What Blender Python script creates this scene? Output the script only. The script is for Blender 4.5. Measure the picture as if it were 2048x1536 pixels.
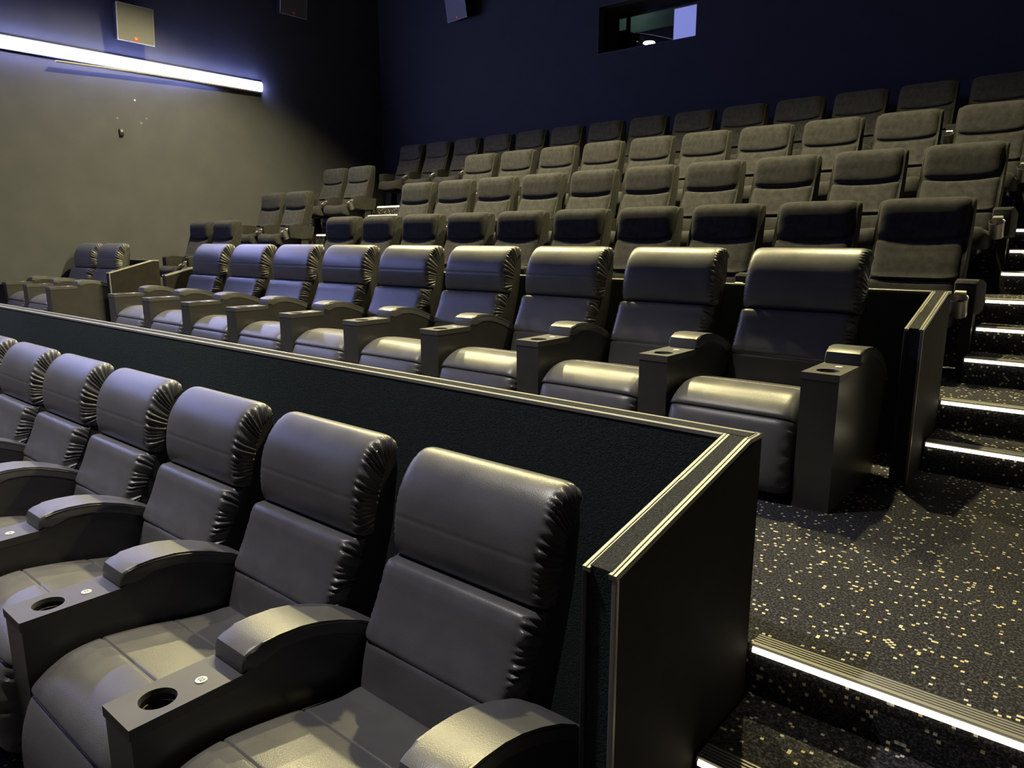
import bpy, bmesh, math, random
from mathutils import Vector, Matrix

# ------------------------------------------------------------------ scene, camera, world, lights
for o in list(bpy.data.objects):
    bpy.data.objects.remove(o)
scn = bpy.context.scene
COL = scn.collection
random.seed(7)

F_PX = 1444.0
PITCH = math.atan2(288.0, F_PX)
YAW = math.radians(39.7726)
cam_d = bpy.data.cameras.new('camera')
cam_d.sensor_width = 36.0
cam_d.lens = F_PX / 2048.0 * 36.0
cam_d.clip_start = 0.05
cam = bpy.data.objects.new('camera', cam_d)
COL.objects.link(cam)
cam.location = (0, 0, 1.7)
cam.rotation_euler = (math.pi / 2 - PITCH, 0, YAW)
scn.camera = cam

world = bpy.data.worlds.new('world')
scn.world = world
world.use_nodes = True
world.node_tree.nodes['Background'].inputs[0].default_value = (0.10, 0.12, 0.30, 1)
world.node_tree.nodes['Background'].inputs[1].default_value = 0.0

scn.view_settings.view_transform = 'Standard'
scn.view_settings.look = 'None'
scn.view_settings.exposure = 0.0
scn.view_settings.gamma = 1.0
scn.view_settings.use_curve_mapping = False

SPOT_W = 1180.0
SPOT_COL = (1.0, 0.87, 0.44)
SPOT_ANGLE = math.radians(133)
SPOT_BLEND = 0.5
SPOT_TILT = math.radians(-10)          # beams lean towards the screen end
SPOT_XS = (-8.5, -6.4, -4.25, -2.1)
SPOT_Y, SPOT_Z = 5.5, 5.8
FRONT_W = 800.0
FRONT_COL = (1.0, 0.94, 0.88)
FRONT_ANGLE = math.radians(74)
FRONT_XS = (-8.5, -5.7, -2.9)
FRONT_Y = 0.7
LED_STRENGTH = 78.0
LED_COL = (0.39, 0.43, 1.0)
STEP_STRENGTH = 5.0
STEP_COL = (1.0, 0.88, 0.62)

# room measures (metres)
X_LEFT, X_RIGHT, Y_BACK, Y_FRONT, Z_CEIL = -10.95, 2.6, 9.35, -3.5, 6.1
ROW_P = 1.165
T2 = 1.83                       # front edge of the recliner tier
T3 = 4.167                      # front edge of the first fabric tier
TIER = {2: (T2, 0.6), 3: (T3, 0.9), 4: (T3 + ROW_P, 1.34), 5: (T3 + 2 * ROW_P, 1.78), 6: (T3 + 3 * ROW_P, 2.22)}
AISLE_R = (-0.62, 1.0)
AISLE_L = (-9.14, -7.45)


# ------------------------------------------------------------------ materials
def new_mat(name):
    m = bpy.data.materials.new(name)
    m.use_nodes = True
    nt = m.node_tree
    b = nt.nodes['Principled BSDF']
    return m, nt, b


def link(nt, a, b):
    nt.links.new(a, b)


def coords(nt, scale, kind='Object'):
    tc = nt.nodes.new('ShaderNodeTexCoord')
    mp = nt.nodes.new('ShaderNodeMapping')
    mp.inputs['Scale'].default_value = scale if hasattr(scale, '__len__') else (scale,) * 3
    link(nt, tc.outputs[kind], mp.inputs['Vector'])
    return mp.outputs['Vector']


def noise(nt, vec, scale=1.0, detail=3.0, rough=0.55):
    n = nt.nodes.new('ShaderNodeTexNoise')
    n.inputs['Scale'].default_value = scale
    n.inputs['Detail'].default_value = detail
    n.inputs['Roughness'].default_value = rough
    if vec is not None:
        link(nt, vec, n.inputs['Vector'])
    return n.outputs['Fac']


def ramp(nt, fac, stops):
    r = nt.nodes.new('ShaderNodeValToRGB')
    e = r.color_ramp.elements
    while len(e) < len(stops):
        e.new(0.5)
    for i, (p, c) in enumerate(stops):
        e[i].position = p
        e[i].color = (c[0], c[1], c[2], 1)
    link(nt, fac, r.inputs['Fac'])
    return r.outputs['Color']


def bump(nt, b, height, strength=0.2, dist=0.002):
    n = nt.nodes.new('ShaderNodeBump')
    n.inputs['Strength'].default_value = strength
    n.inputs['Distance'].default_value = dist
    link(nt, height, n.inputs['Height'])
    link(nt, n.outputs['Normal'], b.inputs['Normal'])


def plain(name, col, rough=0.6, metal=0.0, spec=0.5):
    m, nt, b = new_mat(name)
    b.inputs['Base Color'].default_value = (*col, 1)
    b.inputs['Roughness'].default_value = rough
    b.inputs['Metallic'].default_value = metal
    b.inputs['Specular IOR Level'].default_value = spec
    v = coords(nt, 1.0)
    n = noise(nt, v, 60.0, 2.0)
    bump(nt, b, n, 0.05, 0.001)
    return m


def emit(name, col, strength):
    m, nt, b = new_mat(name)
    b.inputs['Base Color'].default_value = (0.8, 0.8, 0.8, 1)
    b.inputs['Emission Color'].default_value = (*col, 1)
    b.inputs['Emission Strength'].default_value = strength
    return m


def mottled(name, c0, c1, scale, rough=0.9, bscale=None, bstr=0.2, bdist=0.002, spec=0.3, detail=4.0, sheen=0.0):
    m, nt, b = new_mat(name)
    v = coords(nt, 1.0)
    n = noise(nt, v, scale, detail)
    c = ramp(nt, n, [(0.3, c0), (0.7, c1)])
    link(nt, c, b.inputs['Base Color'])
    b.inputs['Roughness'].default_value = rough
    b.inputs['Specular IOR Level'].default_value = spec
    if sheen:
        b.inputs['Sheen Weight'].default_value = sheen
        b.inputs['Sheen Roughness'].default_value = 0.5
    if bscale:
        bump(nt, b, noise(nt, v, bscale, 2.0), bstr, bdist)
    return m


def leather_mat():
    m, nt, b = new_mat('black_leather')
    v = coords(nt, 1.0)
    n = noise(nt, v, 9.0, 3.0)
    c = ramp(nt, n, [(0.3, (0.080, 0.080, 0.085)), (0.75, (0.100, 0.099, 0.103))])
    link(nt, c, b.inputs['Base Color'])
    r = ramp(nt, n, [(0.3, (0.33,) * 3), (0.8, (0.41,) * 3)])
    link(nt, r, b.inputs['Roughness'])
    b.inputs['Specular IOR Level'].default_value = 0.5
    vo = nt.nodes.new('ShaderNodeTexVoronoi')
    vo.inputs['Scale'].default_value = 330.0
    link(nt, v, vo.inputs['Vector'])
    bump(nt, b, vo.outputs['Distance'], 0.22, 0.0012)
    return m


def carpet_mat():
    m, nt, b = new_mat('speckled_carpet')
    tc = nt.nodes.new('ShaderNodeTexCoord')
    mp = nt.nodes.new('ShaderNodeMapping')
    mp.inputs['Location'].default_value = (0.37, 0.41, 0.5)
    mp.inputs['Scale'].default_value = (1 / 0.0088, 1 / 0.0088, 1 / 0.0088)
    link(nt, tc.outputs['Object'], mp.inputs['Vector'])
    # wobble so that the dots are not on a perfect grid
    fl = nt.nodes.new('ShaderNodeVectorMath')
    fl.operation = 'FLOOR'
    link(nt, mp.outputs['Vector'], fl.inputs[0])
    wn = nt.nodes.new('ShaderNodeTexWhiteNoise')
    wn.noise_dimensions = '3D'
    link(nt, fl.outputs['Vector'], wn.inputs['Vector'])
    gt = nt.nodes.new('ShaderNodeMath')
    gt.operation = 'GREATER_THAN'
    gt.inputs[1].default_value = 0.962
    link(nt, wn.outputs['Value'], gt.inputs[0])
    sep = nt.nodes.new('ShaderNodeSeparateColor')
    link(nt, wn.outputs['Color'], sep.inputs['Color'])
    tint = ramp(nt, sep.outputs['Green'], [(0.0, (0.55, 0.43, 0.20)), (0.45, (0.72, 0.62, 0.38)), (0.7, (0.58, 0.58, 0.56)), (1.0, (0.22, 0.22, 0.22))])
    n = noise(nt, tc.outputs['Object'], 130.0, 4.0, 0.7)
    base = ramp(nt, n, [(0.36, (0.008, 0.008, 0.010)), (0.5, (0.022, 0.022, 0.027)), (0.66, (0.100, 0.100, 0.112))])
    mix = nt.nodes.new('ShaderNodeMix')
    mix.data_type = 'RGBA'
    link(nt, gt.outputs[0], mix.inputs[0])
    link(nt, base, mix.inputs[6])
    link(nt, tint, mix.inputs[7])
    link(nt, mix.outputs[2], b.inputs['Base Color'])
    b.inputs['Roughness'].default_value = 1.0
    b.inputs['Specular IOR Level'].default_value = 0.1
    bump(nt, b, n, 0.5, 0.004)
    return m


M = {}
M['leather'] = leather_mat()
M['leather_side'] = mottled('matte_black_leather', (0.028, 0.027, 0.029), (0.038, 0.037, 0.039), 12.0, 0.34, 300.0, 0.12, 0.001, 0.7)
M['fabric'] = mottled('grey_woven_fabric', (0.020, 0.020, 0.022), (0.037, 0.037, 0.040), 22.0, 1.0, 420.0, 0.55, 0.0022, 0.15, 6.0, 0.05)
M['fabric_side'] = mottled('grey_side_fabric', (0.020, 0.020, 0.021), (0.034, 0.034, 0.035), 30.0, 1.0, 420.0, 0.5, 0.002, 0.15, 5.0, 0.05)
M['carpet'] = carpet_mat()
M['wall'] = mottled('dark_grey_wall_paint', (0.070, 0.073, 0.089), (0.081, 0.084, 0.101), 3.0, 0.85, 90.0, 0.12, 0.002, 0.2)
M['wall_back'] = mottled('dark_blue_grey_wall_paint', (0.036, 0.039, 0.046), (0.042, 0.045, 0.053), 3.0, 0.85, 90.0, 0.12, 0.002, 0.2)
M['ceiling'] = plain('black_ceiling_paint', (0.02, 0.02, 0.025), 0.9)
M['part_carpet'] = mottled('dark_green_black_carpet', (0.022, 0.030, 0.031), (0.048, 0.060, 0.060), 180.0, 1.0, 260.0, 0.6, 0.004, 0.1, 5.0)
M['part_paint'] = mottled('black_brown_panel', (0.016, 0.015, 0.014), (0.022, 0.020, 0.019), 14.0, 0.8, 80.0, 0.08, 0.002, 0.12)
M['cap_carpet'] = mottled('grey_cap_carpet', (0.012, 0.013, 0.014), (0.062, 0.064, 0.064), 230.0, 1.0, 300.0, 0.7, 0.004, 0.1, 5.0)
M['trim'] = plain('satin_aluminium_trim', (0.25, 0.245, 0.22), 0.45, 0.2)
M['plastic'] = plain('charcoal_plastic', (0.060, 0.058, 0.058), 0.5)
M['black'] = plain('black_plastic', (0.010, 0.010, 0.011), 0.5)
M['cup'] = plain('grey_metal_cup', (0.28, 0.27, 0.27), 0.38, 0.75)
M['steel'] = plain('bright_steel', (0.72, 0.70, 0.64), 0.3, 0.8)
M['darkmetal'] = plain('dark_powder_coated_metal', (0.02, 0.02, 0.022), 0.5, 0.3)
M['tag'] = plain('white_tag', (0.75, 0.74, 0.68), 0.5)
M['ink'] = plain('dark_ink', (0.05, 0.05, 0.05), 0.6)
M['grille'] = mottled('speaker_grille', (0.15, 0.155, 0.175), (0.19, 0.195, 0.215), 250.0, 0.7, 500.0, 0.4, 0.002)
M['spk_frame'] = plain('speaker_frame', (0.30, 0.30, 0.30), 0.5)
M['red'] = plain('red_badge', (0.85, 0.10, 0.05), 0.5)
M['seam'] = plain('seam_thread', (0.008, 0.008, 0.009), 0.7)
M['led'] = emit('light_bar_diffuser', LED_COL, LED_STRENGTH)
M['steplight'] = emit('step_light', STEP_COL, STEP_STRENGTH)
M['violet'] = emit('violet_reflection_glow', (0.20, 0.24, 0.72), 0.62)  # emission imitates a reflection in the window glass
M['booth'] = plain('booth_green_wall', (0.30, 0.40, 0.37), 0.8)
M['glint'] = emit('small_reflection_glow', (1.0, 0.95, 0.7), 3.0)  # glow for the bright reflection low in the projection window
M['lens'] = emit('spot_lens', (1.0, 0.86, 0.5), 8.0)
gm, gnt, gb = new_mat('window_glass')
gb.inputs['Base Color'].default_value = (1, 1, 1, 1)
gb.inputs['Roughness'].default_value = 0.0
gb.inputs['Transmission Weight'].default_value = 1.0
gb.inputs['IOR'].default_value = 1.45
M['glass'] = gm


# ------------------------------------------------------------------ mesh helpers
def mesh_from(bm, name, smooth=True, angle=35):
    bmesh.ops.recalc_face_normals(bm, faces=bm.faces[:])
    me = bpy.data.meshes.new(name)
    if smooth:
        lim = math.radians(angle)
        for f in bm.faces:
            f.smooth = True
        for e in bm.edges:
            if len(e.link_faces) == 2:
                e.smooth = e.calc_face_angle(0.0) < lim
    bm.to_mesh(me)
    bm.free()
    return me


def add_box(bm, x0, x1, y0, y1, z0, z1, bev=0.0, seg=2):
    vs = [bm.verts.new((x, y, z)) for x in (x0, x1) for y in (y0, y1) for z in (z0, z1)]
    fs = [(0, 1, 3, 2), (4, 6, 7, 5), (0, 4, 5, 1), (2, 3, 7, 6), (0, 2, 6, 4), (1, 5, 7, 3)]
    faces = [bm.faces.new([vs[i] for i in f]) for f in fs]
    if bev:
        es = set(e for f in faces for e in f.edges)
        bmesh.ops.bevel(bm, geom=list(es), offset=bev, segments=seg, profile=0.5, affect='EDGES')
    return vs


def box_mesh(name, x0, x1, y0, y1, z0, z1, bev=0.0, seg=2):
    bm = bmesh.new()
    add_box(bm, x0, x1, y0, y1, z0, z1, bev, seg)
    return mesh_from(bm, name, bev > 0)


def prism_bm(outline, a0, a1, bev=0.0, seg=2, axis='x', open_faces=None):
    """extrude an outline (list of 2-D points) between a0 and a1; axis x: outline is (y, z); axis y: outline is (x, z)"""
    bm = bmesh.new()

    def P(a, p):
        return (a, p[0], p[1]) if axis == 'x' else (p[0], a, p[1])
    A = [bm.verts.new(P(a0, p)) for p in outline]
    B = [bm.verts.new(P(a1, p)) for p in outline]
    f0 = bm.faces.new(A)
    f1 = bm.faces.new(B[::-1])
    n = len(outline)
    side = []
    for i in range(n):
        side.append(bm.faces.new((A[i], B[i], B[(i + 1) % n], A[(i + 1) % n])))
    if open_faces:
        bmesh.ops.delete(bm, geom=[side[i] for i in open_faces], context='FACES')
    if bev:
        es = set(e for f in (f0, f1) if f.is_valid for e in f.edges)
        bmesh.ops.bevel(bm, geom=list(es), offset=bev, segments=seg, profile=0.5, affect='EDGES')
    return bm


def smooth_poly(pts, per=6):
    """Catmull-Rom through 2-D points"""
    out = []
    n = len(pts)
    for i in range(n - 1):
        p0 = pts[max(i - 1, 0)]
        p1, p2 = pts[i], pts[i + 1]
        p3 = pts[min(i + 2, n - 1)]
        for k in range(per):
            t = k / per
            out.append(tuple(0.5 * ((2 * p1[j]) + (-p0[j] + p2[j]) * t + (2 * p0[j] - 5 * p1[j] + 4 * p2[j] - p3[j]) * t * t
                             + (-p0[j] + 3 * p1[j] - 3 * p2[j] + p3[j]) * t ** 3) for j in range(2)))
    out.append(pts[-1])
    return out


def resample(pts, n):
    L = [0.0]
    for a, b in zip(pts, pts[1:]):
        L.append(L[-1] + math.hypot(b[0] - a[0], b[1] - a[1]))
    out = []
    j = 0
    for i in range(n):
        s = L[-1] * i / (n - 1)
        while j < len(pts) - 2 and L[j + 1] < s:
            j += 1
        d = L[j + 1] - L[j]
        t = (s - L[j]) / d if d > 1e-9 else 0
        out.append((pts[j][0] + (pts[j + 1][0] - pts[j][0]) * t, pts[j][1] + (pts[j + 1][1] - pts[j][1]) * t))
    return out


def pillow(name, Fp, Bp, hw, nu=24, nv=40, p=8.0, q=2.4, ruffle=0.0, freq=14, r0=0.80, sag=None, seed=0, grooves=(), gdepth=0.006, gw=0.008):
    rnd = random.Random(seed)
    Fs = resample(smooth_poly([Bp[0]] + list(Fp) + [Bp[-1]], 8), nv)
    Bs = resample(Bp, nv)
    Lf = sum(math.hypot(b[0] - a[0], b[1] - a[1]) for a, b in zip(Fs, Fs[1:]))
    us = []
    for i in range(nu + 1):
        s = -1 + 2 * i / nu
        us.append(math.copysign(1 - (1 - abs(s)) ** 1.9, s))
    ph = [rnd.uniform(0, 6.28) for _ in range(6)]

    def wave(t, side):
        a = 2 * math.pi * (freq * t + 0.35 * math.sin(6.28 * 2.3 * t + ph[0] + side) + 0.2 * math.sin(6.28 * 5.1 * t + ph[1]))
        s = math.sin(a)
        return (abs(s) ** 0.7) * math.copysign(1, s) * (0.65 + 0.35 * math.sin(6.28 * 3.7 * t + ph[2] + side * 2))
    bm = bmesh.new()
    rows = []
    for k, t in enumerate([i / (nv - 1) for i in range(nv)]):
        row = []
        fy, fz = Fs[k]
        by, bz = Bs[k]
        # groove (stitched seam) across the cushion
        g = 0.0
        for gt in grooves:
            g += math.exp(-((t - gt) * Lf / gw) ** 2)
        for u in us:
            au = abs(u)
            h = max(0.0, 1 - au ** p) ** (1 / q)
            x = u * hw
            if ruffle and au > r0:
                w = (au - r0) / (1 - r0)
                ww = math.sin(min(1.0, w) * math.pi * 0.75) * min(1, 6 * t) * min(1, 6 * (1 - t))
                wv = wave(t + 0.02 * w, 1 if u > 0 else 0)
                rs = ruffle * (1.0 if u > 0 else 0.12)
                h *= 1 + rs * wv * ww
                x += math.copysign(1, u) * 0.010 * wv * ww * (rs / 0.25)
            y = by + (fy - by) * h
            z = bz + (fz - bz) * h
            if g and h > 0.2:
                d = math.hypot(fy - by, fz - bz) or 1
                y -= (fy - by) / d * gdepth * g
                z -= (fz - bz) / d * gdepth * g
            if sag:
                dy, dz = sag(u, t)
                y += dy * h
                z += dz * h
            row.append(bm.verts.new((x, y, z)))
        rows.append(row)
    for a, b in zip(rows, rows[1:]):
        for i in range(nu):
            bm.faces.new((a[i], a[i + 1], b[i + 1], b[i]))
        bm.faces.new((a[0], b[0], b[nu], a[nu]))
    bmesh.ops.remove_doubles(bm, verts=bm.verts[:], dist=0.00005)
    return mesh_from(bm, name, True, 60)


def cyl_bm(bm, c, r0, r1, z0, z1, n=24, cap0=True, cap1=True):
    a = [bm.verts.new((c[0] + r0 * math.cos(6.28318 * i / n), c[1] + r0 * math.sin(6.28318 * i / n), z0)) for i in range(n)]
    b = [bm.verts.new((c[0] + r1 * math.cos(6.28318 * i / n), c[1] + r1 * math.sin(6.28318 * i / n), z1)) for i in range(n)]
    for i in range(n):
        bm.faces.new((a[i], a[(i + 1) % n], b[(i + 1) % n], b[i]))
    if cap0:
        bm.faces.new(a[::-1])
    if cap1:
        bm.faces.new(b)


def lathe_mesh(name, prof, c=(0, 0), n=28):
    """revolve an open profile (r, z) about a vertical axis"""
    bm = bmesh.new()
    rings = []
    for r, z in prof:
        if r < 1e-6:
            rings.append([bm.verts.new((c[0], c[1], z))])
        else:
            rings.append([bm.verts.new((c[0] + r * math.cos(6.28318 * i / n), c[1] + r * math.sin(6.28318 * i / n), z)) for i in range(n)])
    for a, b in zip(rings, rings[1:]):
        for i in range(n):
            j = (i + 1) % n
            if len(a) == 1 and len(b) == 1:
                continue
            if len(a) == 1:
                bm.faces.new((a[0], b[i], b[j]))
            elif len(b) == 1:
                bm.faces.new((a[i], a[j], b[0]))
            else:
                bm.faces.new((a[i], a[j], b[j], b[i]))
    return mesh_from(bm, name, True, 40)


def tube_mesh(name, pts, r=0.002, n=6):
    bm = bmesh.new()
    rings = []
    for i, p in enumerate(pts):
        p = Vector(p)
        d = (Vector(pts[min(i + 1, len(pts) - 1)]) - Vector(pts[max(i - 1, 0)])).normalized()
        up = Vector((0, 0, 1)) if abs(d.z) < 0.9 else Vector((1, 0, 0))
        s = d.cross(up).normalized()
        t = s.cross(d)
        rings.append([bm.verts.new(p + r * (math.cos(6.28318 * k / n) * s + math.sin(6.28318 * k / n) * t)) for k in range(n)])
    for a, b in zip(rings, rings[1:]):
        for k in range(n):
            bm.faces.new((a[k], a[(k + 1) % n], b[(k + 1) % n], b[k]))
    bm.faces.new(rings[0][::-1])
    bm.faces.new(rings[-1])
    return mesh_from(bm, name, True, 60)


def text_mesh(name, s, size, mat):
    cu = bpy.data.curves.new(name, 'FONT')
    cu.body = s
    cu.size = size
    cu.align_x = 'CENTER'
    cu.align_y = 'CENTER'
    cu.extrude = 0.0003
    o = bpy.data.objects.new(name, cu)
    COL.objects.link(o)
    dg = bpy.context.evaluated_depsgraph_get()
    me = bpy.data.meshes.new_from_object(o.evaluated_get(dg))
    bpy.data.objects.remove(o)
    me.materials.clear()
    me.materials.append(mat)
    return me


# ------------------------------------------------------------------ object helpers
def ob(name, me, mat=None, parent=None, loc=None, rot=None):
    if mat is not None and not me.materials:
        me.materials.append(M[mat])
    o = bpy.data.objects.new(name, me)
    COL.objects.link(o)
    if parent is not None:
        o.parent = parent
    if loc is not None:
        o.location = loc
    if rot is not None:
        o.rotation_euler = rot
    return o


def tag(o, label, cat, group=None, kind=None):
    o['label'] = label
    o['category'] = cat
    if group:
        o['group'] = group
    if kind:
        o['kind'] = kind
    return o


def thing(name, label, cat, loc, group=None, kind=None, rz=0.0):
    o = bpy.data.objects.new(name, None)
    o.empty_display_size = 0.1
    COL.objects.link(o)
    o.location = loc
    o.rotation_euler = (0, 0, rz)
    return tag(o, label, cat, group, kind)


def struct(name, me, mat, label, cat, parent=None):
    o = ob(name, me, mat, parent)
    if parent is None:
        tag(o, label, cat, kind='structure')
    return o


# ------------------------------------------------------------------ room shell
struct('floor', box_mesh('floor', X_LEFT, X_RIGHT, Y_FRONT, T2, -0.1, 0.0), 'carpet', 'dark speckled carpet floor of the lowest tier', 'floor')
names3 = {2: 'dark speckled carpet floor of the upper recliner tier', 3: 'speckled carpet tier under the lowest fabric seats',
          4: 'speckled carpet tier under the second fabric row', 5: 'speckled carpet tier under the third fabric row', 6: 'speckled carpet tier under the top row'}
tiers = {}
for k, (y0, z) in TIER.items():
    y1 = TIER[k + 1][0] if k < 6 else Y_BACK
    tiers[k] = struct('floor_tier', box_mesh('floor_tier', X_LEFT, X_RIGHT, y0, y1, 0.0, z), 'carpet', names3[k], 'floor')
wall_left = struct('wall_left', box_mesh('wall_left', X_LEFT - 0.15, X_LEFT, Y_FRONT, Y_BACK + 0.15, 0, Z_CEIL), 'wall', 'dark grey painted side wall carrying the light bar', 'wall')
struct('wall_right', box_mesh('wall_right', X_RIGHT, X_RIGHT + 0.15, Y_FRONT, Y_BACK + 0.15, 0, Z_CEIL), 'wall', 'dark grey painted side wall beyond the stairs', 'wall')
struct('wall_front', box_mesh('wall_front', X_LEFT - 0.15, X_RIGHT + 0.15, Y_FRONT - 0.15, Y_FRONT, 0, Z_CEIL), 'ceiling', 'black wall at the screen end of the hall', 'wall')
struct('ceiling', box_mesh('ceiling', X_LEFT - 0.15, X_RIGHT + 0.15, Y_FRONT - 0.15, Y_BACK + 0.15, Z_CEIL, Z_CEIL + 0.12), 'ceiling', 'black painted ceiling with downlights', 'ceiling')

# back wall with the projection window opening
WX0, WX1, WZ0, WZ1 = -6.17, -4.655, 4.325, 4.95
bm = bmesh.new()
xs = (X_LEFT, WX0, WX1, X_RIGHT)
zs = (0.0, WZ0, WZ1, Z_CEIL)
for i in range(3):
    for j in range(3):
        if i == 1 and j == 1:
            continue
        add_box(bm, xs[i], xs[i + 1], Y_BACK, Y_BACK + 0.15, zs[j], zs[j + 1])
bmesh.ops.remove_doubles(bm, verts=bm.verts[:], dist=1e-5)
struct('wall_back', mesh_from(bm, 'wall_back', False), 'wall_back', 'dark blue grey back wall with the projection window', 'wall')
struct('trim_1', box_mesh('trim_1', X_LEFT + 0.002, X_LEFT + 0.03, Y_BACK - 0.028, Y_BACK - 0.002, 2.22, 3.4, 0.006), 'black', 'slim black strip in the room corner', 'trim')  # black strip set along the meeting line of side and back wall

# filler spots on the left wall
for (y, z, r) in ((4.86, 3.63, 0.012), (4.60, 3.36, 0.014), (4.92, 3.33, 0.017), (5.0, 3.40, 0.013)):
    bm = bmesh.new()
    bmesh.ops.create_circle(bm, cap_ends=True, segments=10, radius=r, matrix=Matrix.Translation((X_LEFT + 0.002, y, z)) @ Matrix.Rotation(math.pi / 2, 4, 'Y'))
    ob('filler_spot', mesh_from(bm, 'filler_spot', False), 'tag' if y < 4.9 and z > 3.5 else 'grille', wall_left)

# ------------------------------------------------------------------ projection window and booth
win = thing('window_1', 'dark recessed projection window high in the back wall', 'window', (0, 0, 0), kind='structure')
D = 0.56
bm = bmesh.new()
t = 0.03
add_box(bm, WX0 - t, WX0, Y_BACK + 0.15, Y_BACK + D, WZ0 - t, WZ1 + t)
add_box(bm, WX1, WX1 + t, Y_BACK + 0.15, Y_BACK + D, WZ0 - t, WZ1 + t)
add_box(bm, WX0, WX1, Y_BACK + 0.15, Y_BACK + D, WZ0 - t, WZ0)
add_box(bm, WX0, WX1, Y_BACK + 0.15, Y_BACK + D, WZ1, WZ1 + t)
ob('reveal', mesh_from(bm, 'reveal', False), 'black', win)
bm = bmesh.new()
e = 0.006
for (x0, x1, z0, z1) in ((WX0 - e, WX1 + e, WZ0 - e, WZ0), (WX0 - e, WX1 + e, WZ1, WZ1 + e), (WX0 - e, WX0, WZ0, WZ1), (WX1, WX1 + e, WZ0, WZ1)):
    add_box(bm, x0, x1, Y_BACK - 0.004, Y_BACK, z0, z1)
ob('frame', mesh_from(bm, 'frame', False), 'plastic', win)
ob('pane', box_mesh('pane', WX0, WX1, Y_BACK + D - 0.03, Y_BACK + D - 0.02, WZ0, WZ1), 'glass', win)
bm = bmesh.new()
add_box(bm, WX0 + 0.13, WX0 + 0.17, Y_BACK + D - 0.02, Y_BACK + D + 0.04, WZ0, WZ1)
add_box(bm, WX0, WX1, Y_BACK + D - 0.02, Y_BACK + D + 0.04, WZ1 - 0.03, WZ1)
ob('mullion', mesh_from(bm, 'mullion', False), 'black', win)
BY0, BY1 = Y_BACK + D + 0.05, Y_BACK + 2.4
struct('wall_booth_back', box_mesh('booth_back', -9.2, -4.0, BY1, BY1 + 0.05, 4.0, 6.1), 'booth', 'dim green grey rear wall of the projection booth', 'wall')
struct('floor_booth', box_mesh('booth_floor', -9.2, -4.0, BY0, BY1, 3.7, 3.75), 'black', 'black floor of the projection booth', 'floor')
struct('wall_booth_side', box_mesh('booth_side', -9.25, -9.2, BY0, BY1, 3.75, 6.1), 'booth', 'dim green grey end wall of the projection booth', 'wall')
struct('ceiling_booth', box_mesh('booth_ceiling', -9.2, -4.0, BY0, BY1, 5.75, 5.8), 'black', 'black ceiling of the projection booth', 'ceiling')
ld = bpy.data.lights.new('booth_lamp', 'POINT')
ld.energy = 1.6
ld.color = (0.7, 1.0, 0.85)
ld.shadow_soft_size = 0.15
lo = bpy.data.objects.new('booth_lamp', ld)
COL.objects.link(lo)
lo.location = (-7.0, BY1 - 0.5, 5.55)
# added pane on the sill, glowing violet in place of a glass reflection
vp = thing('reflection_pane', 'pale violet glowing pane added for a reflection at the end of the projection window', 'panel', (-4.838, Y_BACK + 0.05, WZ0 + 0.001))
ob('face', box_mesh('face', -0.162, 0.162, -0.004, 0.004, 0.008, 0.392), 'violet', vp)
bm = bmesh.new()
for (x0, x1, z0, z1) in ((-0.170, 0.170, 0.0, 0.008), (-0.170, 0.170, 0.392, 0.400), (-0.170, -0.162, 0.008, 0.392), (0.162, 0.170, 0.008, 0.392)):
    add_box(bm, x0, x1, -0.006, 0.006, z0, z1)
ob('frame', mesh_from(bm, 'frame', False), 'spk_frame', vp)
# projector behind the glass
pj = thing('projector', 'black projector standing behind the projection window glass', 'projector', (-6.30, BY0 + 0.35, 3.75))
ob('stand', box_mesh('stand', -0.22, 0.22, -0.2, 0.25, 0.0, 0.62, 0.01), 'black', pj)
ob('body', mesh_from(prism_bm([(-0.30, 0.62), (-0.30, 1.05), (0.14, 1.05), (0.30, 0.86), (0.30, 0.62)], -0.25, 0.3, 0.015, axis='y'), 'body'), 'black', pj)
bm = bmesh.new()
bmesh.ops.create_cone(bm, cap_ends=True, segments=20, radius1=0.07, radius2=0.08, depth=0.08, matrix=Matrix.Translation((0, -0.29, 0.82)) @ Matrix.Rotation(math.pi / 2, 4, 'X'))
ob('lens', mesh_from(bm, 'lens'), 'darkmetal', pj)
wl = thing('reflection_glint', 'small added emissive lamp on the projection window sill', 'glint', (-5.41, Y_BACK + 0.12, WZ0 + 0.001))  # glowing disc and base added to imitate a bright reflection
ob('base', lathe_mesh('base', [(0, 0), (0.05, 0), (0.05, 0.02), (0.02, 0.03), (0, 0.03)]), 'black', wl)
ob('glow_disc', lathe_mesh('glow_disc', [(0.0, 0.03), (0.06, 0.035), (0.085, 0.05), (0.075, 0.065), (0.0, 0.07)]), 'glint', wl)
rk = thing('equipment_rack', 'low black equipment rack at the rear of the projection booth', 'rack', (-6.8, BY1 - 0.45, 3.75))
ob('cabinet', box_mesh('cabinet', -2.2, 2.2, -0.22, 0.3, 0.06, 1.28, 0.01), 'black', rk)
ob('plinth', box_mesh('plinth', -2.15, 2.15, -0.18, 0.28, 0.0, 0.058), 'darkmetal', rk)
cb = tag(ob('signal_cable', tube_mesh('signal_cable', [(-5.85, Y_BACK + 0.47, 4.66), (-5.50, Y_BACK + 0.40, 4.55), (-5.15, Y_BACK + 0.30, 4.42)], 0.006), 'spk_frame'),
         'thin pale cable slung across the projection window', 'cable')


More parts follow.
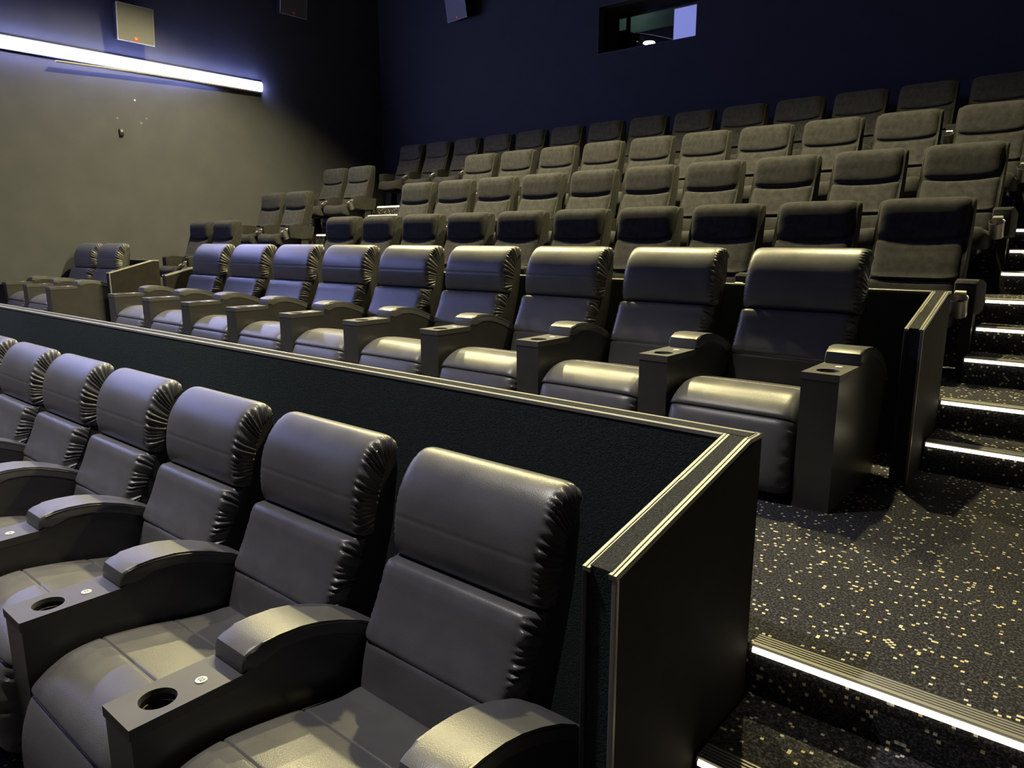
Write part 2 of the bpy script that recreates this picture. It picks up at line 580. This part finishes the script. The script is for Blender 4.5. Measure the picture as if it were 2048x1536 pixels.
# ------------------------------------------------------------------ steps with lit nosings
def nosing_meshes(x0, x1):
    """ribbed aluminium nosing with a lit front strip; y = 0 is the step's front edge, z = 0 its top"""
    pr = [(-0.004, -0.004), (-0.004, 0.004)]
    y = 0.0
    for i in range(5):
        pr += [(y + 0.001, 0.006), (y + 0.0065, 0.006), (y + 0.0075, 0.003), (y + 0.0105, 0.003)]
        y += 0.0115
    pr += [(y, 0.006), (y + 0.004, 0.001), (y + 0.004, -0.0)]
    rib = mesh_from(prism_bm([(a, b) for a, b in pr], x0, x1), 'nosing', False)
    strip = mesh_from(prism_bm([(-0.006, -0.021), (-0.010, -0.018), (-0.010, -0.008), (-0.006, -0.004), (-0.0005, -0.004), (-0.0005, -0.021)], x0 + 0.004, x1 - 0.004), 'light_strip', False)
    return rib, strip


def put_nosing(parent, x0, x1, y, z):
    rib, strip = nosing_meshes(x0, x1)
    ob('nosing', rib, 'trim', parent, (0, y, z))
    s = ob('light_strip', strip, 'steplight', parent, (0, y, z))
    s['label'] = 'glowing warm white light strip under the nosing'


def step_block(x0, x1, y0, y1, z0, z1, label):
    s = struct('step', box_mesh('step', x0, x1, y0, y1, z0, z1), 'carpet', label, 'step')
    put_nosing(s, x0 + 0.004, x1 - 0.004, y0, z1)
    return s


XR = -0.667
ords = ['first', 'second', 'third', 'fourth', 'fifth', 'sixth', 'seventh', 'eighth', 'ninth', 'tenth', 'eleventh', 'twelfth', 'thirteenth', 'fourteenth', 'fifteenth', 'sixteenth']
for i, y in enumerate((T2 - 0.99, T2 - 0.66, T2 - 0.33)):
    step_block(XR + 0.012, AISLE_R[1], y, T2, 0.15 * i, 0.15 * (i + 1), '%s lit step up from the lowest floor beside the front partition' % ords[i])
put_nosing(tiers[2], XR + 0.012, AISLE_R[1], T2, 0.6)
for (ax, an) in ((AISLE_R, 'wide stairs'), (AISLE_L, 'stairs by the light bar wall')):
    step_block(ax[0], ax[1], T3 - 0.321, T3, 0.6, 0.75, 'lit step up from the recliner tier on the %s' % an)
    for k in range(3, 7):
        y0, z = TIER[k]
        put_nosing(tiers[k], ax[0], ax[1], y0, z)
        if k < 6:
            r = 0.44 / 3
            y1 = TIER[k + 1][0]
            step_block(ax[0], ax[1], y0 + 0.575, y1, z, z + r, 'lower lit step above fabric row %s on the %s' % (ords[k - 3], an))
            step_block(ax[0], ax[1], y0 + 0.885, y1, z + r, z + 2 * r, 'upper lit step above fabric row %s on the %s' % (ords[k - 3], an))


# ------------------------------------------------------------------ partitions
def trim_run(parent, p0, p1, w_dir, tw=0.019, th=0.008):
    """slim two-ridge trim along p0 to p1; w_dir: unit vector across"""
    p0, p1, w = Vector(p0), Vector(p1), Vector(w_dir)
    d = (p1 - p0).normalized()
    n = w.cross(d).normalized()
    if n.z < 0:
        n = -n
    if abs(d.z) > 0.9:
        n = w.cross(d).normalized()
    prof = [(0, -0.004), (0, th * 0.8), (tw * 0.12, th), (tw * 0.48, th), (tw * 0.55, th * 0.55), (tw * 0.62, th * 0.9), (tw * 0.95, th * 0.9), (tw, th * 0.6), (tw, -0.004)]
    bm = bmesh.new()
    A = [bm.verts.new(p0 + w * a + n * b) for a, b in prof]
    B = [bm.verts.new(p1 + w * a + n * b) for a, b in prof]
    m = len(prof)
    bm.faces.new(A)
    bm.faces.new(B[::-1])
    for i in range(m):
        bm.faces.new((A[i], B[i], B[(i + 1) % m], A[(i + 1) % m]))
    return ob('metal_trim', mesh_from(bm, 'metal_trim', False), 'trim', parent)


def partition(label, x0, x1, y0, y1, z0, ztop, ret, label_side):
    """row wall x0..x1, y0..y1; ret: list of (xa, xb, yfront, zfront, outer side +1/-1)"""
    root = thing('wall_partition', label, 'partition', (0, 0, 0), kind='structure')
    ob('row_panel', box_mesh('row_panel', x0 + (0.007 if any(r[4] < 0 for r in ret) else 0), x1 - 0.007, y0, y1, z0, ztop - 0.006), 'part_carpet', root)
    ob('row_cap', box_mesh('row_cap', x0 + 0.012, x1 - 0.012, y0 + 0.014, y1 - 0.014, ztop - 0.006, ztop + 0.002), 'cap_carpet', root)
    xi0 = x0 + (0.078 if any(r[4] < 0 for r in ret) else 0)
    xi1 = x1 - (0.078 if any(r[4] > 0 for r in ret) else 0)
    trim_run(root, (xi0, y0 - 0.002, ztop - 0.006), (xi1, y0 - 0.002, ztop - 0.006), (0, 1, 0))
    trim_run(root, (x0, y1 - 0.017, ztop - 0.006), (x1, y1 - 0.017, ztop - 0.006), (0, 1, 0))
    for (xa, xb, yf, zf, side) in ret:
        core = prism_bm([(yf, z0), (yf, zf - 0.006), (y0, ztop - 0.006), (y0, z0)], xa + 0.006, xb - 0.006)
        ob('return_core', mesh_from(core, 'return_core', False), 'part_carpet', root)
        for (a, b) in ((xa, xa + 0.006), (xb - 0.006, xb)):
            o = ob('return_panel', mesh_from(prism_bm([(yf + 0.004, z0), (yf + 0.004, zf - 0.006), (y1 if (b == xb) == (side > 0) else y0, ztop - 0.006), (y1 if (b == xb) == (side > 0) else y0, z0)], a, b), 'return_panel', False), 'part_paint', root)
        capm = prism_bm([(yf, zf - 0.006), (yf, zf + 0.002), (y0 + 0.02, ztop + 0.002), (y0 + 0.02, ztop - 0.006)], xa + 0.014, xb - 0.014)
        ob('return_cap', mesh_from(capm, 'return_cap', False), 'cap_carpet', root)
        sl = (ztop - zf) / (y0 - yf)
        ye = {True: y1, False: y0}
        for (xx, outer) in ((xa - 0.001, side < 0), (xb - 0.018, side > 0)):
            yy = y1 if outer else y0
            if outer:
                trim_run(root, (xx, yf - 0.006, zf - 0.008), (xx, y0, ztop - 0.006), (1, 0, 0))
                trim_run(root, (xx, y0, ztop - 0.006), (xx, y1, ztop - 0.006), (1, 0, 0))
            else:
                trim_run(root, (xx, yf - 0.006, zf - 0.008), (xx, y0 + 0.012, ztop - 0.006), (1, 0, 0))
            # upright trims on the free end
            vt = box_mesh('metal_trim', xx + (0.007 if xx > (xa + xb) / 2 else 0), xx + (0.019 if xx > (xa + xb) / 2 else 0.012), yf - 0.006, yf + 0.006, z0, zf - 0.01, 0.002, 1)
            ob('metal_trim', vt, 'darkmetal' if not outer else 'trim', root)
    return root


partition('low carpeted partition behind the front recliners with a sloping end', -8.6, XR, 1.752, 1.826, 0.0, 1.202,
          [(-0.745, XR, 1.12, 1.069, 1)], 1)
partition('low carpeted partition behind the upper recliner row with sloping ends', -7.80, -0.628, 4.090, 4.163, 0.6, 1.45,
          [(-0.703, -0.628, 3.575, 1.315, 1), (-7.80, -7.725, 3.575, 1.335, -1)], 1)
partition('short partition behind the pair of recliners at the light bar wall', X_LEFT + 0.003, -9.15, 4.090, 4.163, 0.6, 1.455,
          [(-9.225, -9.15, 3.575, 1.32, 1)], 1)

# ------------------------------------------------------------------ recliners
PITCH_R = 0.751
HWR = 0.294


def recliner_meshes():
    R = {}
    R['headrest'] = pillow('headrest', [(0.83, 0.738), (0.803, 0.750), (0.793, 0.79), (0.793, 0.84), (0.799, 0.89), (0.815, 0.945), (0.842, 0.995), (0.880, 1.036), (0.925, 1.059), (0.962, 1.057), (0.980, 1.040)],
                           [(0.855, 0.742), (0.870, 0.80), (0.895, 0.90), (0.935, 0.985), (0.975, 1.015)], HWR + 0.006, 48, 150, p=20, q=2.3, ruffle=0.15, freq=19, r0=0.90, seed=3, grooves=(0.36,), gdepth=0.0012)
    R['lumbar_cushion'] = pillow('lumbar_cushion', [(0.80, 0.742), (0.763, 0.742), (0.742, 0.715), (0.724, 0.668), (0.700, 0.61), (0.672, 0.555), (0.660, 0.525), (0.675, 0.512)],
                                 [(0.83, 0.735), (0.80, 0.66), (0.755, 0.575), (0.715, 0.512)], HWR, 48, 110, p=18, q=2.3, ruffle=0.17, freq=13, r0=0.90, seed=5)
    R['lower_back_cushion'] = pillow('lower_back_cushion', [(0.69, 0.522), (0.662, 0.520), (0.648, 0.485), (0.632, 0.43), (0.618, 0.38), (0.62, 0.345)],
                                     [(0.715, 0.515), (0.70, 0.44), (0.67, 0.335)], HWR - 0.004, 24, 24, p=10, q=2.4)
    R['seat_cushion'] = pillow('seat_cushion', [(0.67, 0.372), (0.62, 0.392), (0.55, 0.398), (0.46, 0.416), (0.37, 0.438), (0.27, 0.456), (0.18, 0.465), (0.10, 0.457), (0.045, 0.432), (0.005, 0.402), (-0.012, 0.378), (0.0, 0.365)],
                               [(0.66, 0.30), (0.30, 0.30), (0.06, 0.33), (0.04, 0.36)], HWR - 0.002, 28, 240, p=16, q=2.6, grooves=(0.38, 0.655), gdepth=0.007, gw=0.0035)
    R['footrest_panel'] = pillow('footrest_panel', [(0.005, 0.368), (-0.012, 0.362), (-0.030, 0.335), (-0.052, 0.27), (-0.062, 0.19), (-0.058, 0.11), (-0.040, 0.055), (-0.01, 0.04)],
                                 [(0.05, 0.36), (0.05, 0.20), (0.04, 0.045)], HWR - 0.003, 28, 36, p=12, q=2.4, ruffle=0.10, freq=5, r0=0.88, seed=8)
    outline = [(0.885, 1.012), (0.868, 0.93), (0.856, 0.84), (0.846, 0.75), (0.78, 0.64), (0.725, 0.52), (0.675, 0.36), (0.655, 0.26), (0.76, 0.20), (0.83, 0.36), (0.89, 0.55), (0.95, 0.75), (0.985, 0.93), (0.985, 1.01), (0.965, 1.032), (0.92, 1.035)]
    R['back_shell'] = mesh_from(prism_bm(outline, -HWR + 0.004, HWR - 0.004, 0.012), 'back_shell', True, 30)
    bm = bmesh.new()
    add_box(bm, -0.27, 0.27, 0.06, 0.78, 0.0, 0.295, 0.01)
    R['base'] = mesh_from(bm, 'base')
    # shared console and arm: own origin at the console's centre line
    hw = 0.0735
    arm_top = [(0.286, 0.574), (0.33, 0.590), (0.40, 0.598), (0.47, 0.594), (0.53, 0.580), (0.60, 0.556), (0.676, 0.520), (0.73, 0.485), (0.765, 0.455)]
    body = [(0.0, 0.0), (0.0, 0.546), (0.286, 0.546)] + arm_top + [(0.772, 0.42), (0.74, 0.30), (0.69, 0.12), (0.665, 0.0)]
    R['console_body'] = mesh_from(prism_bm(body, -hw, hw, 0.0, open_faces=[1]), 'console_body', True, 25)
    pad_top = [(0.287, 0.600), (0.296, 0.624), (0.315, 0.634), (0.35, 0.640), (0.40, 0.642), (0.47, 0.637), (0.53, 0.624), (0.60, 0.600), (0.676, 0.566), (0.74, 0.527), (0.786, 0.490), (0.792, 0.466), (0.78, 0.452)]
    R['arm_pad'] = mesh_from(prism_bm([(a, b + 0.001) for a, b in arm_top] + pad_top[::-1], -hw - 0.002, hw + 0.002, 0.012, 3), 'arm_pad', True, 30)
    # tray with a cup hole
    bm = bmesh.new()
    n = 40
    cy, cr = 0.098, 0.0455
    x0, x1, y0, y1 = -hw - 0.002, hw + 0.002, -0.004, 0.285
    inner, outer, outer_b, inner_b = [], [], [], []
    for i in range(n):
        a = 2 * math.pi * (i + 0.5) / n
        dx, dy = math.cos(a), math.sin(a)
        s = min((x1 / dx if dx > 0 else x0 / dx) if abs(dx) > 1e-9 else 9, ((y1 - cy) / dy if dy > 0 else (y0 - cy) / dy) if abs(dy) > 1e-9 else 9)
        px, py = dx * s, cy + dy * s
        inner.append(bm.verts.new((dx * cr, cy + dy * cr, 0.574)))
        outer.append((px, py))
    # make sure the four corners are part of the rim
    for c in ((x0, y0), (x1, y0), (x1, y1), (x0, y1)):
        j = min(range(n), key=lambda k: (outer[k][0] - c[0]) ** 2 + (outer[k][1] - c[1]) ** 2)
        outer[j] = c
    ot = [bm.verts.new((px, py, 0.576)) for px, py in outer]
    obv = [bm.verts.new((px, py, 0.547)) for px, py in outer]
    ib = [bm.verts.new((v.co.x * 0.94, cy + (v.co.y - cy) * 0.94, 0.560)) for v in inner]
    for i in range(n):
        j = (i + 1) % n
        bm.faces.new((inner[i], ot[i], ot[j], inner[j]))
        bm.faces.new((ot[i], obv[i], obv[j], ot[j]))
        bm.faces.new((ib[i], inner[i], inner[j], ib[j]))
    R['console_tray'] = mesh_from(bm, 'console_tray', True, 40)
    R['cup_holder'] = lathe_mesh('cup_holder', [(0.0428, 0.560), (0.0420, 0.545), (0.0395, 0.543), (0.0390, 0.500), (0.032, 0.496), (0.028, 0.502), (0.0, 0.503)], (0, cy), 32)
    R['number_tag'] = lathe_mesh('number_tag', [(0.0155, 0.575), (0.0150, 0.5772), (0.0, 0.5772)], (0, 0), 24)
    pip = smooth_poly([(a, b) for a, b in pad_top[2:]], 3)
    R['piping_p'] = tube_mesh('piping', [(hw + 0.001, a, b - 0.010) for a, b in pip], 0.0022)
    R['piping_n'] = tube_mesh('piping', [(-hw - 0.001, a, b - 0.010) for a, b in pip], 0.0022)
    return R


RM = recliner_meshes()
DIGITS = {}


def console(parent, x, number=None):
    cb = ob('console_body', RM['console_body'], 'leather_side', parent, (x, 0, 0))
    tr = ob('console_tray', RM['console_tray'], 'plastic', parent, (x, 0, 0))
    ob('cup_holder', RM['cup_holder'], 'black', tr)
    tg = ob('number_tag', RM['number_tag'], 'tag', tr, (0.012, 0.205, 0.0))
    tg['label'] = 'small round white number tag'
    if number:
        if number not in DIGITS:
            DIGITS[number] = text_mesh('number', number, 0.019, M['ink'])
        # lettering belongs to the tag; third level
        DIGITS[number].name = 'number'
        o = ob('number', DIGITS[number], None, tr, (0.012, 0.2052, 0.5776))
    pad = ob('arm_pad', RM['arm_pad'], 'leather', parent, (x, 0, 0))
    ob('piping', RM['piping_p'], 'leather_side', pad)
    ob('piping', RM['piping_n'], 'leather_side', pad)


def recliner(x, y, z, label, group, left_console=False, number=None):
    r = thing('recliner', label, 'recliner', (x, y, z), group)
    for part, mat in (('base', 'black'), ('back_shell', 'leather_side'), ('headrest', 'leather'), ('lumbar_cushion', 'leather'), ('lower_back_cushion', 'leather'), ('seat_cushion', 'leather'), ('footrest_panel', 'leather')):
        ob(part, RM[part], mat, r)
    console(r, PITCH_R / 2, number)
    if left_console:
        console(r, -PITCH_R / 2)
    return r


R1_Y, R2_Y = 0.579, 2.976
for i in range(8):
    cx = -1.042 + 0.075 - PITCH_R * (i + 0.5)
    num = {1: '02', 2: '03', 3: '04'}.get(i)
    lab = '%s black leather recliner of the front row, counted from the partition\'s sloping end' % ords[i]
    recliner(cx, R1_Y, 0.0, lab, 'front row recliners', i == 7, num)
for i in range(9):
    cx = -0.9445 + 0.075 - PITCH_R * (i + 0.5)
    lab = '%s black leather recliner of the row behind the partition, counted from the wide stairs' % ords[i]
    recliner(cx, R2_Y, 0.6, lab, 'recliners of the upper recliner row', i == 8)
for i, lab in enumerate(('black leather recliner of the wall pair, next to the short partition end', 'black leather recliner of the wall pair, right against the light bar wall')):
    cx = -9.355 - PITCH_R * (i + 0.5)
    recliner(cx, R2_Y, 0.6, lab, 'pair of recliners at the light bar wall', i == 1)

# ------------------------------------------------------------------ fabric cinema seats
SP = 0.65
HF = 0.266


def seat_meshes():
    S = {}
    outline = [(0.012, 0.985), (-0.005, 0.90), (-0.022, 0.80), (-0.080, 0.68), (-0.125, 0.56), (-0.165, 0.42), (-0.170, 0.30), (-0.06, 0.28), (-0.02, 0.42), (0.03, 0.58), (0.085, 0.78), (0.125, 0.97), (0.122, 1.03), (0.100, 1.052), (0.060, 1.046), (0.026, 1.02)]
    S['back_shell'] = mesh_from(prism_bm(outline, -HF, HF, 0.014, 3), 'back_shell', True, 35)
    sagh = lambda u, t: (0.0, -0.028 * (1 - u * u) * max(0, 1 - t * 2.2))
    S['headrest'] = pillow('headrest', [(0.012, 0.824), (-0.026, 0.826), (-0.040, 0.85), (-0.040, 0.92), (-0.038, 0.975), (-0.026, 1.022), (0.008, 1.051), (0.060, 1.061), (0.105, 1.052)],
                           [(0.02, 0.815), (0.03, 0.90), (0.06, 0.98), (0.11, 1.035)], HF - 0.012, 26, 40, p=12, q=2.6, sag=sagh)
    sagl = lambda u, t: (0.0, -0.028 * (1 - u * u) * max(0, 1 - t * 2.2))
    # lumbar: t = 0 at the top
    S['lumbar_panel'] = pillow('lumbar_panel', [(0.0, 0.806), (-0.036, 0.803), (-0.058, 0.780), (-0.080, 0.73), (-0.108, 0.67), (-0.140, 0.60), (-0.160, 0.572), (-0.140, 0.560)],
                               [(0.0, 0.815), (-0.04, 0.70), (-0.09, 0.56)], HF - 0.016, 26, 36, p=12, q=2.6, sag=sagl)
    S['lower_panel'] = pillow('lower_panel', [(-0.12, 0.560), (-0.155, 0.556), (-0.168, 0.53), (-0.185, 0.47), (-0.19, 0.42)],
                              [(-0.10, 0.560), (-0.13, 0.48), (-0.15, 0.40)], HF - 0.016, 22, 18, p=12, q=2.6, sag=lambda u, t: (0.0, -0.018 * (1 - u * u) * max(0, 1 - t * 2)))
    dip = lambda u, t: (0.0, -0.014 * max(0, 1 - (u / 0.75) ** 2))
    S['seat_cushion'] = pillow('seat_cushion', [(-0.10, 0.43), (-0.16, 0.438), (-0.26, 0.436), (-0.36, 0.444), (-0.45, 0.452), (-0.505, 0.444), (-0.535, 0.415), (-0.545, 0.37), (-0.54, 0.32), (-0.52, 0.298)],
                               [(-0.10, 0.31), (-0.30, 0.305), (-0.48, 0.296)], HF - 0.004, 26, 44, p=12, q=2.4, sag=dip)
    S['seat_pan'] = box_mesh('seat_pan', -0.22, 0.22, -0.46, -0.16, 0.262, 0.304, 0.01)
    # armrest: own origin at its centre line
    a = 0.055
    prof = [(-0.385, 0.385), (-0.395, 0.405), (-0.395, 0.560), (-0.380, 0.576), (-0.30, 0.581), (-0.18, 0.574), (-0.05, 0.552), (0.02, 0.545), (0.0, 0.45), (-0.03, 0.375), (-0.20, 0.375)]
    S['armrest'] = mesh_from(prism_bm(prof, -a, a, 0.012, 3), 'armrest', True, 30)
    S['leg'] = mesh_from(prism_bm([(-0.30, 0.0), (-0.30, 0.014), (-0.20, 0.03), (-0.20, 0.376), (-0.08, 0.376), (-0.08, 0.03), (0.02, 0.014), (0.02, 0.0)], -0.028, 0.028, 0.004), 'leg', True, 30)
    S['cup_holder'] = lathe_mesh('cup_holder', [(0.0, -0.108), (0.040, -0.108), (0.0425, -0.104), (0.0460, 0.0), (0.0480, 0.004), (0.0470, 0.007), (0.0440, 0.004), (0.0405, -0.098), (0.0, -0.100)], (-0.016, -0.053), 28)
    bm = bmesh.new()
    add_box(bm, -0.046, 0.014, -0.014, 0.012, 0.006, 0.018, 0.003, 1)
    add_box(bm, -0.040, 0.008, -0.006, 0.004, -0.03, 0.008, 0.002, 1)
    S['bracket'] = mesh_from(bm, 'bracket')
    return S


SM = seat_meshes()


def armrest(parent, x, cup=True):
    ob('armrest', SM['armrest'], 'fabric_side', parent, (x, 0, 0))
    ob('leg', SM['leg'], 'darkmetal', parent, (x, 0, 0))
    if cup:
        c = ob('cup_holder', SM['cup_holder'], 'cup', parent, (x, -0.4, 0.5), (math.radians(27), 0, 0))
        ob('bracket', SM['bracket'], 'steel', c)


def fabric_seat(x, y, z, label, group, left_arm=False, sp=SP):
    s = thing('cinema_seat', label, 'seat', (x, y, z), group)
    for part, mat in (('back_shell', 'fabric_side'), ('headrest', 'fabric'), ('lumbar_panel', 'fabric'), ('lower_panel', 'fabric'), ('seat_cushion', 'fabric'), ('seat_pan', 'darkmetal')):
        ob(part, SM[part], mat, s)
    armrest(s, sp / 2)
    if left_arm:
        armrest(s, -sp / 2, False)
    return s


row_word = {3: 'lowest', 4: 'second', 5: 'third', 6: 'top'}
for k in (3, 4, 5):
    z = TIER[k][1]
    y = 5.183 + ROW_P * (k - 3)
    for i in range(10):
        cx = -1.25 + HF - SP * i
        fabric_seat(cx, y, z, '%s grey fabric seat from the wide stairs in the %s fabric row' % (ords[i], row_word[k]), 'seats of the %s fabric row' % row_word[k], i == 9)
    for i in range(2):
        cx = -9.65 + HF - SP * i
        fabric_seat(cx, y, z, ('grey fabric seat of the %s wall pair, on the stairs side' if i == 0 else 'grey fabric seat of the %s wall pair, against the light bar wall') % row_word[k],
                    'fabric seat pairs at the light bar wall', i == 1)
SP6 = 0.6464
for i in range(15):
    cx = -9.76 + HF + SP6 * i
    fabric_seat(cx, 8.72, TIER[6][1], '%s grey fabric seat of the top row, counted from the light bar wall' % ords[i], 'seats of the top row', i == 0, SP6)

# ------------------------------------------------------------------ light bar on the left wall
LB0, LB1, LBZ = -2.4, 6.845, 4.095
lb = thing('wall_light_bar', 'long glowing blue white light bar on the side wall', 'light bar', (X_LEFT, 0, LBZ))
ob('housing', mesh_from(prism_bm([(0.002, -0.085), (0.002, 0.085), (0.030, 0.085), (0.030, -0.085)], LB0 - 0.01, LB1 + 0.012, 0.0, axis='y'), 'housing', False), 'plastic', lb)
ob('diffuser', mesh_from(prism_bm([(0.031, -0.070), (0.060, -0.064), (0.078, -0.040), (0.082, 0.0), (0.078, 0.040), (0.060, 0.064), (0.031, 0.070)], LB0, LB1, 0.0, axis='y'), 'diffuser', True, 40), 'led', lb)
# cover profile hanging loose under the bar
bm = bmesh.new()
pts = [(0.120, 3.86, -0.145), (0.112, 4.3, -0.130), (0.100, 4.8, -0.112), (0.085, 5.4, -0.098), (0.06, 6.2, -0.092), (0.045, 6.845, -0.090)]
ra = []
for (dx, y, dz) in pts:
    ra.append([bm.verts.new((dx + a, y, dz + b)) for a, b in ((-0.026, -0.006), (0.026, -0.006), (0.026, 0.014), (0.022, 0.014), (0.022, -0.002), (-0.022, -0.002), (-0.022, 0.014), (-0.026, 0.014))])
for a, b in zip(ra, ra[1:]):
    for i in range(8):
        bm.faces.new((a[i], a[(i + 1) % 8], b[(i + 1) % 8], b[i]))
bm.faces.new(ra[0])
bm.faces.new(ra[-1][::-1])
lc = ob('loose_cover', mesh_from(bm, 'loose_cover', False), 'spk_frame', lb)
lc['label'] = 'grey cover profile hanging loose below the bar'

# ------------------------------------------------------------------ speakers
logo = text_mesh('logo', 'JBL', 0.022, M['tag'])


def speaker(loc, rot, label, w=0.49, h=0.47, d=0.24):
    """front faces local +x; origin at the middle of the rear plate"""
    s = thing('wall_speaker', label, 'speaker', loc, 'wall speakers')
    s.rotation_euler = rot
    ob('cabinet', mesh_from(prism_bm([(-w / 2 + 0.06, -h / 2 + 0.04), (-w / 2 + 0.06, h / 2 - 0.02), (w / 2 - 0.06, h / 2 - 0.02), (w / 2 - 0.06, -h / 2 + 0.04)], 0.0, d, 0.0), 'cabinet_core', False), 'black', s)
    bm = bmesh.new()
    b0 = [bm.verts.new((0.02, y, z)) for y, z in ((-w / 2 + 0.055, -h / 2 + 0.035), (w / 2 - 0.055, -h / 2 + 0.035), (w / 2 - 0.055, h / 2 - 0.015), (-w / 2 + 0.055, h / 2 - 0.015))]
    b1 = [bm.verts.new((d, y, z)) for y, z in ((-w / 2, -h / 2), (w / 2, -h / 2), (w / 2, h / 2), (-w / 2, h / 2))]
    bm.faces.new(b0)
    bm.faces.new(b1[::-1])
    for i in range(4):
        bm.faces.new((b0[i], b0[(i + 1) % 4], b1[(i + 1) % 4], b1[i]))
    ob('side_shell', mesh_from(bm, 'side_shell', False), 'black', s)
    bm = bmesh.new()
    e = 0.010
    for (y0, y1, z0, z1) in ((-w / 2, w / 2, -h / 2, -h / 2 + e), (-w / 2, w / 2, h / 2 - e, h / 2), (-w / 2, -w / 2 + e, -h / 2 + e, h / 2 - e), (w / 2 - e, w / 2, -h / 2 + e, h / 2 - e)):
        add_box(bm, d + 0.0005, d + 0.014, y0, y1, z0, z1)
    ob('front_frame', mesh_from(bm, 'front_frame', False), 'spk_frame', s)
    g = ob('grille', box_mesh('grille', d + 0.0005, d + 0.010, -w / 2 + e, w / 2 - e, -h / 2 + e, h / 2 - e), 'grille', s)
    ob('badge', box_mesh('badge', d + 0.0102, d + 0.013, -0.026, 0.026, -h / 2 + 0.020, -h / 2 + 0.072, 0.004), 'red', g)
    ob('logo', logo, None, g, (d + 0.0135, 0, -h / 2 + 0.046), (math.pi / 2, 0, math.pi / 2))
    return s


speaker((X_LEFT + 0.002, 4.86, 4.60), (0, 0.10, 0), 'grey wall speaker just above the glowing light bar')
speaker((X_LEFT + 0.002, 7.40, 5.50), (0, 0.14, 0), 'grey wall speaker high on the light bar wall near the corner')
speaker((-8.72, Y_BACK - 0.02, 5.46), (0, 0.16, -math.pi / 2 - 0.12), 'grey tilted wall speaker high on the back wall')

# small sensor on the left wall
sn = thing('wall_sensor', 'tiny dark sensor box alone on the side wall below the speaker', 'sensor', (X_LEFT + 0.001, 4.63, 3.17))
ob('body', mesh_from(prism_bm([(-0.024, -0.045), (-0.028, 0.045), (0.028, 0.045), (0.024, -0.045)], 0.0, 0.03, 0.006), 'body'), 'black', sn)
ob('window', box_mesh('window', 0.0302, 0.034, -0.014, 0.014, 0.005, 0.035, 0.001, 1), 'spk_frame', sn)

# ------------------------------------------------------------------ ceiling downlights
DM = lathe_mesh('housing', [(0.0, 0.16), (0.10, 0.16), (0.11, 0.14), (0.12, 0.02), (0.125, 0.0), (0.105, 0.0), (0.095, 0.03), (0.0, 0.05)])
LM = lathe_mesh('lens', [(0.0, 0.046), (0.09, 0.034), (0.09, 0.030), (0.0, 0.030)])
STEM = lathe_mesh('stem', [(0.0, 0.16), (0.012, 0.16), (0.012, Z_CEIL - SPOT_Z - 0.03), (0.05, Z_CEIL - SPOT_Z - 0.02), (0.05, Z_CEIL - SPOT_Z - 0.001), (0.0, Z_CEIL - SPOT_Z - 0.001)])
for x, y, w, col, ang, tilt, lab in ([(x, SPOT_Y, SPOT_W, SPOT_COL, SPOT_ANGLE, SPOT_TILT, 'warm ceiling downlight above the lowest fabric row, %s from the light bar wall' % ords[i]) for i, x in enumerate(SPOT_XS)]
                                     + [(x, FRONT_Y, FRONT_W, FRONT_COL, FRONT_ANGLE, 0.0, 'neutral ceiling downlight above the front recliners, %s from the light bar wall' % ords[i]) for i, x in enumerate(FRONT_XS)]):
    f = thing('ceiling_downlight', lab, 'downlight', (x, y, SPOT_Z), 'ceiling downlights')
    ob('housing', DM, 'black', f)
    ob('stem', STEM, 'black', f)
    ob('lens', LM, 'lens', f)
    ld = bpy.data.lights.new('downlight_beam', 'SPOT')
    ld.energy = w
    ld.color = col
    ld.spot_size = ang
    ld.spot_blend = SPOT_BLEND
    ld.shadow_soft_size = 0.06
    lo = bpy.data.objects.new('downlight_beam', ld)
    COL.objects.link(lo)
    lo.parent = f
    lo.location = (0, 0, -0.03)
    lo.rotation_euler = (tilt, 0, 0)
